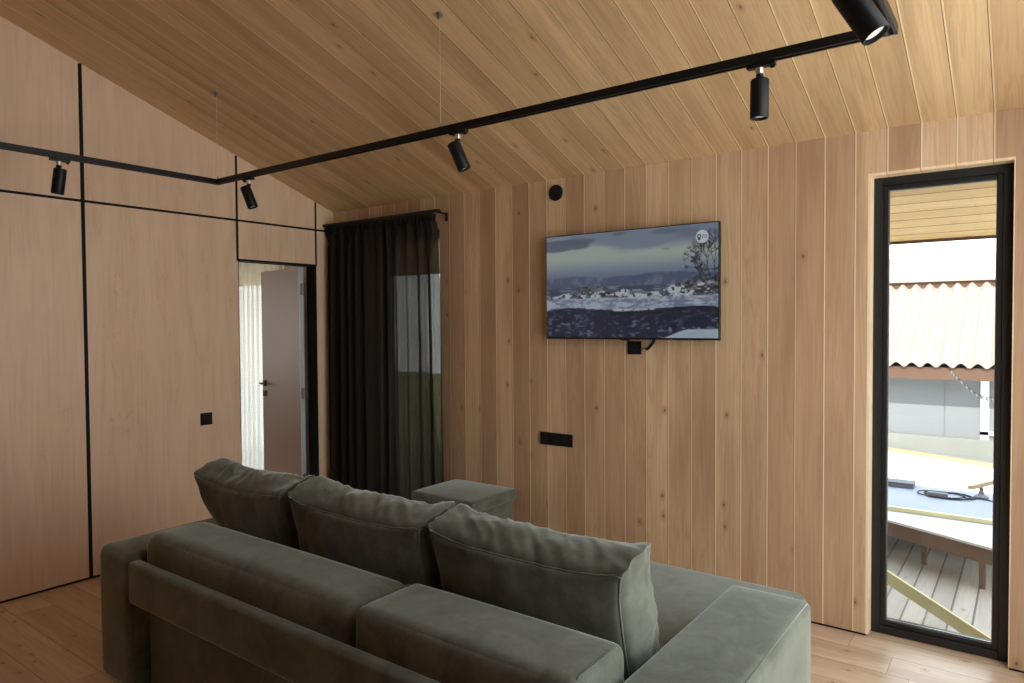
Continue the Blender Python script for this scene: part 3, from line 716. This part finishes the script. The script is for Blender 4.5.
# ================================================================ OUTSIDE
ZD = -.10
struct(MB().box(2.4, 7.4, .22, 3.3, ZD-.04, ZD).build('deck', M['deck']), 'weathered grey board deck outside the windows', 'deck')
struct(MB().box(-14, 20, 3.3, 30, -.30, -.25).box(-14, 20, .21, 3.3, -.34, -.30).box(7.4, 20, -12, .21, -.34, -.30).build('ground', M['ground']), 'bright white ground beyond the deck', 'ground')
m = MB(); m.poly([(-4.4, .201, 2.45-SL*.2), (7.2, .201, 2.45-SL*.2), (7.2, 1.03, 2.45-SL*1.03), (-4.4, 1.03, 2.45-SL*1.03)], (0, 0, .03))
struct(m.build('soffit', M['soffit']), 'yellow pine board soffit of the roof overhang outside the window', 'soffit')
m = MB(); m.box(-4.4, 7.2, 1.03, 1.055, 2.07, 2.20); m.poly([(-4.6, .1, 2.45+.03), (7.4, .1, 2.45+.03), (7.4, 1.06, 2.13), (-4.6, 1.06, 2.13)], (0, 0, .06))
struct(m.build('fascia', M['browntimber']), 'thin dark fascia along the roof overhang', 'fascia')

struct(MB().poly([(3.0, 7.33, -.2495), (8.4, 4.93, -.2495), (8.4, 7.4, -.2495), (3.0, 7.4, -.2495)], (0, 0, .002)).box(1.7, 2.9, 7.33, 7.4, -.2495, -.247).build('paving', M['plinth']), 'grey concrete paving strip before the grey house', 'paving')
struct(MB().poly([(2.39, .21, -.2495), (2.39, 3.3, -.2495), (1.6, 3.35, -.2495), (1.6, 15, -.2495), (-19.8, 15, -.2495), (-.5, .21, -.2495)], (0, 0, .004)).build('lawn', M['lawn']), 'dull olive lawn left of the deck', 'lawn')
# neighbouring building
nb = thing('neighbouring_house', 'low grey neighbouring house with a wavy pale roof seen through the narrow window', 'building', (3.5, 7.5, -.25))
def corrugated(x0, x1, y0, z0, y1, z1, pitch=.188, amp=.036, ph=0.0, th=.008):
    b = bmesh.new(); nx = int((x1-x0)/pitch*14); rows = []
    n = Vector((0, -(z1-z0), y1-y0)).normalized()
    for k, off in ((0, 0.0), (1, -th)):
        R_ = []
        for (y, z) in ((y0, z0), (y1, z1)):
            R_.append([b.verts.new(Vector((x0+(x1-x0)*i/nx, y, z)) + n*(off+amp*math.cos(2*PI*((x0+(x1-x0)*i/nx)-ph)/pitch))) for i in range(nx+1)])
        rows.append(R_)
    (a0, a1), (b0, b1) = rows
    for i in range(nx):
        b.faces.new((a0[i], a0[i+1], a1[i+1], a1[i])); b.faces.new((b0[i+1], b0[i], b1[i], b1[i+1]))
        b.faces.new((a0[i+1], a0[i], b0[i], b0[i+1])); b.faces.new((a1[i], a1[i+1], b1[i+1], b1[i]))
    return b
m = MB(); m.add(corrugated(-4.0, 8.5, 7.0, 1.0, 9.07, 2.17, ph=3.27)); m.build('corrugated_roof', M['roof'], nb, smooth=True, angle=60)
MB().box(-4.0, 8.5, 9.02, 9.06, 2.05, 2.215).build('trough_shade_strip', M['fascia'], nb)  # dark strip stands in for shade in the troughs under the cap
m = MB(); m.poly([(-4.1, 8.97, 2.205), (8.6, 8.97, 2.205), (8.6, 9.45, 2.62), (-4.1, 9.45, 2.62)], (0, 0, .02)); m.build('ridge_cap', M['roof'], nb)
m = MB(); m.box(-4.0, 8.5, 7.06, 7.10, .80, .965).box(-4.0, 8.5, 7.10, 7.5, .80, .83); m.build('fascia', M['fascia'], nb)
m = MB(); m.box(-4.0, 4.40, 7.5, 7.7, -.02, 1.25).box(4.56, 8.4, 7.5, 7.7, -.02, 1.25).box(4.40, 4.56, 7.5, 7.7, .72, 1.25).box(4.40, 4.56, 7.5, 7.7, -.02, .10); m.build('wall', M['render'], nb)
m = MB(); m.box(-4.0, 8.4, 7.40, 7.7, -.30, -.02); m.build('plinth', M['plinth'], nb)
m = MB(); m.box(4.22, 4.315, 7.46, 7.499, -.018, .80).box(4.22, 4.55, 7.46, 7.50, .04, .09); m.build('corner_board', M['whitepaint'], nb)
MB().box(3.80, 3.806, 7.495, 7.50, -.02, .80).build('joint', M['greybox'], nb)
wn_ = MB().box(4.33, 4.60, 7.55, 7.58, .09, .74).build('window', M['greybox'], nb)
MB().box(4.36, 4.57, 7.53, 7.55, .20, .42).build('curtain', M['paletimber'], wn_)

tag(MB().poly([(3.0, 7.25, -.25), (4.55, 6.55, -.25), (4.57, 6.60, -.25), (3.02, 7.30, -.25)], (0, 0, .055)).build('timber_beam', M['yellowtimber']), 'long ochre timber beam lying on white ground before the grey house', 'beam')

# light chain with little bulbs
lc = thing('string_lights', 'dark string of small fairy lights sagging across the grey house wall', 'string lights', (4.2, 5, .9))
cp_ = [(4.03, 5.0, 1.085), (4.06, 5.0, 1.052), (4.102, 5.0, 1.006), (4.193, 5.0, .903), (4.283, 5.0, .822), (4.372, 5.0, .784), (4.476, 5.0, .78), (4.62, 5, .80), (4.9, 5, .95)]
MB().tube(cp_, .004, 6).build('wire', M['blackmatte'], lc)
for i in range(1, 7):
    for t in (.1, .6):
        p = Vector(cp_[i]).lerp(Vector(cp_[i+1]), t)
        MB().lathe(p, (.3, 0, -1), [(0, .006), (.012, .007), (.022, .013), (.034, .010), (.04, .003)], 10).build('bulb', M['greybox'], lc, smooth=True)

# low rotated table on the deck
ang = math.atan2(-.34, .65)
tb = thing('garden_table', 'low garden table with pale top and brown timber frame on the deck', 'table', (4.2, 2.2, ZD))
P0 = Vector((3.93, 1.62, 0)); ex = Vector((math.cos(ang), math.sin(ang), 0)); ey = Vector((-ex.y, ex.x, 0))
def slab(m, a0, a1, b0, b1, z0, z1):
    A = [P0+ex*a0+ey*b0, P0+ex*a1+ey*b0, P0+ex*a1+ey*b1, P0+ex*a0+ey*b1]
    m.poly([(v.x, v.y, z0) for v in A], (0, 0, z1-z0)); return m
LT = .80
MB().poly([(3.45, 1.885, .185), (3.45+.001, 1.871, .185), (4.61, 1.264, .185), (4.93, 1.885, .185)], (0, 0, .015)).build('table_top', M['tabletop'], tb)
slab(MB(), -.42, LT-.08, .02, .045, .085, .185).build('apron', M['browntimber'], tb)
MB().poly([(3.62, 1.84, .12), (4.86, 1.84, .12), (4.86, 1.865, .12), (3.62, 1.865, .12)], (0, 0, .065)).build('rear_apron', M['browntimber'], tb)
for x, y in ((4.50, 1.40), (4.15, 1.70), (3.66, 1.82), (4.80, 1.80)):
    MB().box(x, x+.035, y, y+.035, ZD, .185).build('leg', M['browntimber'], tb)
# wide sheet-covered platform behind it
pt = thing('sheet_covered_platform', 'wide low platform under a blue grey sheet behind the brown framed table', 'platform', (4.2, 2.4, ZD))
MB().box(2.6, 5.6, 1.93, 2.93, .165, .195, .004, 1).build('covered_top', M['bluesheet'], pt)
for x, y in ((2.8, 2.3), (2.8, 2.8), (5.4, 2.3), (5.4, 2.8)):
    MB().box(x-.04, x+.04, y-.04, y+.04, ZD, .165).build('leg', M['browntimber'], pt)
tag(MB().poly([(2.7, 1.893, .203), (5.4, 1.86, .203), (5.4, 1.895, .203), (2.7, 1.928, .203)], (0, 0, .028)).build('edge_lath', M['paletimber']), 'thin pale yellow lath lying along the front of the sheet covered platform', 'lath')
bx = thing('plastic_crate', 'dark grey flat box on the platform at the left window edge', 'box', (3.85, 2.75, .195))
MB().box(3.62, 3.98, 2.74, 2.88, .1955, .232, .006, 2).build('body', M['greybox'], bx); MB().box(3.615, 3.985, 2.735, 2.885, .232, .240, .003, 1).build('lid', M['greybox'], bx)
cc = thing('coiled_cable', 'coiled black cable with a power brick on the blue grey sheet', 'cable', (4.18, 2.6, .195))
rnd = random.Random(3); pts = []
for i in range(90):
    t = i/90*2*PI*3.2; rr_ = .13+.03*math.sin(t*.37)+rnd.uniform(-.004, .004)
    pts.append((4.22+rr_*1.25*math.cos(t), 2.63+rr_*.8*math.sin(t), .201+.003*(i % 7)/3))
pts += [(4.36, 2.60, .202), (4.45, 2.66, .202), (4.52, 2.62, .202), (4.62, 2.66, .202)]
MB().tube(pts, .0045, 6).build('wire', M['blackmatte'], cc, smooth=True)
MB().box(4.10, 4.24, 2.52, 2.58, .1955, .235, .006, 2).build('power_brick', M['greybox'], cc)
jr = thing('small_lamp_holder', 'small dark round fitting standing on the sheet beside the cable', 'fitting', (4.45, 2.72, .195))
MB().lathe((4.45, 2.72, .1955), (0, 0, 1), [(0, .05), (.012, .05), (.03, .02), (.05, .018), (.06, .012)], 20).build('body', M['greybox'], jr, smooth=True, angle=40)
MB().lathe((4.45, 2.72, .2555), (0, 0, 1), [(0, .014), (.02, .014), (.025, .008)], 16).build('cap', M['browntimber'], jr, smooth=True, angle=40)
tag(MB().lathe((4.60, 2.60, .1955), (0, 0, 1), [(0, .035), (.07, .035), (.10, .02), (.12, .018)], 20).build('bottle', M['redplastic'], smooth=True, angle=40), 'small red container on the sheet at the right window edge', 'container')
tag(MB().poly([(4.38, 3.02, .20), (4.78, 3.32, .20), (4.74, 3.37, .20), (4.34, 3.07, .20)], (0, 0, .03)).build('timber_offcut', M['yellowtimber'], None), 'ochre board offcut sticking up behind the blue grey sheet', 'board')
o_ = bpy.data.objects['timber_offcut']
for v in o_.data.vertices: v.co.z += max(0, (v.co.x-4.34))*.30 - .02

# lath leaning low across the deck just outside the window
a_ = Vector((3.60, .33, .499)); b_ = Vector((4.640, .33, -.055))
dd = (b_-a_).normalized(); nn = Vector((dd.z, 0, -dd.x)); nn = nn if nn.z > 0 else -nn
m = MB(); hh = .031
m.poly([a_+nn*hh, b_+nn*hh, b_-nn*hh, a_-nn*hh], (0, .022, 0))
tag(m.build('leaning_lath', M['paletimber']), 'pale timber lath slanting down across the window just outside the glass', 'lath')

# a few dry grass blades on the deck
b = bmesh.new(); rnd = random.Random(8)
for i in range(26):
    x = rnd.uniform(4.22, 4.42); y = rnd.uniform(.42, .62); a = rnd.uniform(0, 2*PI); l = rnd.uniform(.04, .10)
    d = Vector((math.cos(a), math.sin(a), rnd.uniform(.1, .7)))*l; s_ = Vector((-math.sin(a), math.cos(a), 0))*.0018
    p = Vector((x, y, ZD)); v = [b.verts.new(p-s_), b.verts.new(p+s_), b.verts.new(p+d*.6+s_*.6+Vector((0, 0, .006))), b.verts.new(p+d*.6-s_*.6+Vector((0, 0, .006))), b.verts.new(p+d)]
    b.faces.new((v[0], v[1], v[2], v[3])); b.faces.new((v[3], v[2], v[4]))
m = MB(); m.add(b); tag(m.build('dry_grass', M['grass']), 'dry grass blades on the deck by the narrow window', 'grass', kind='stuff')
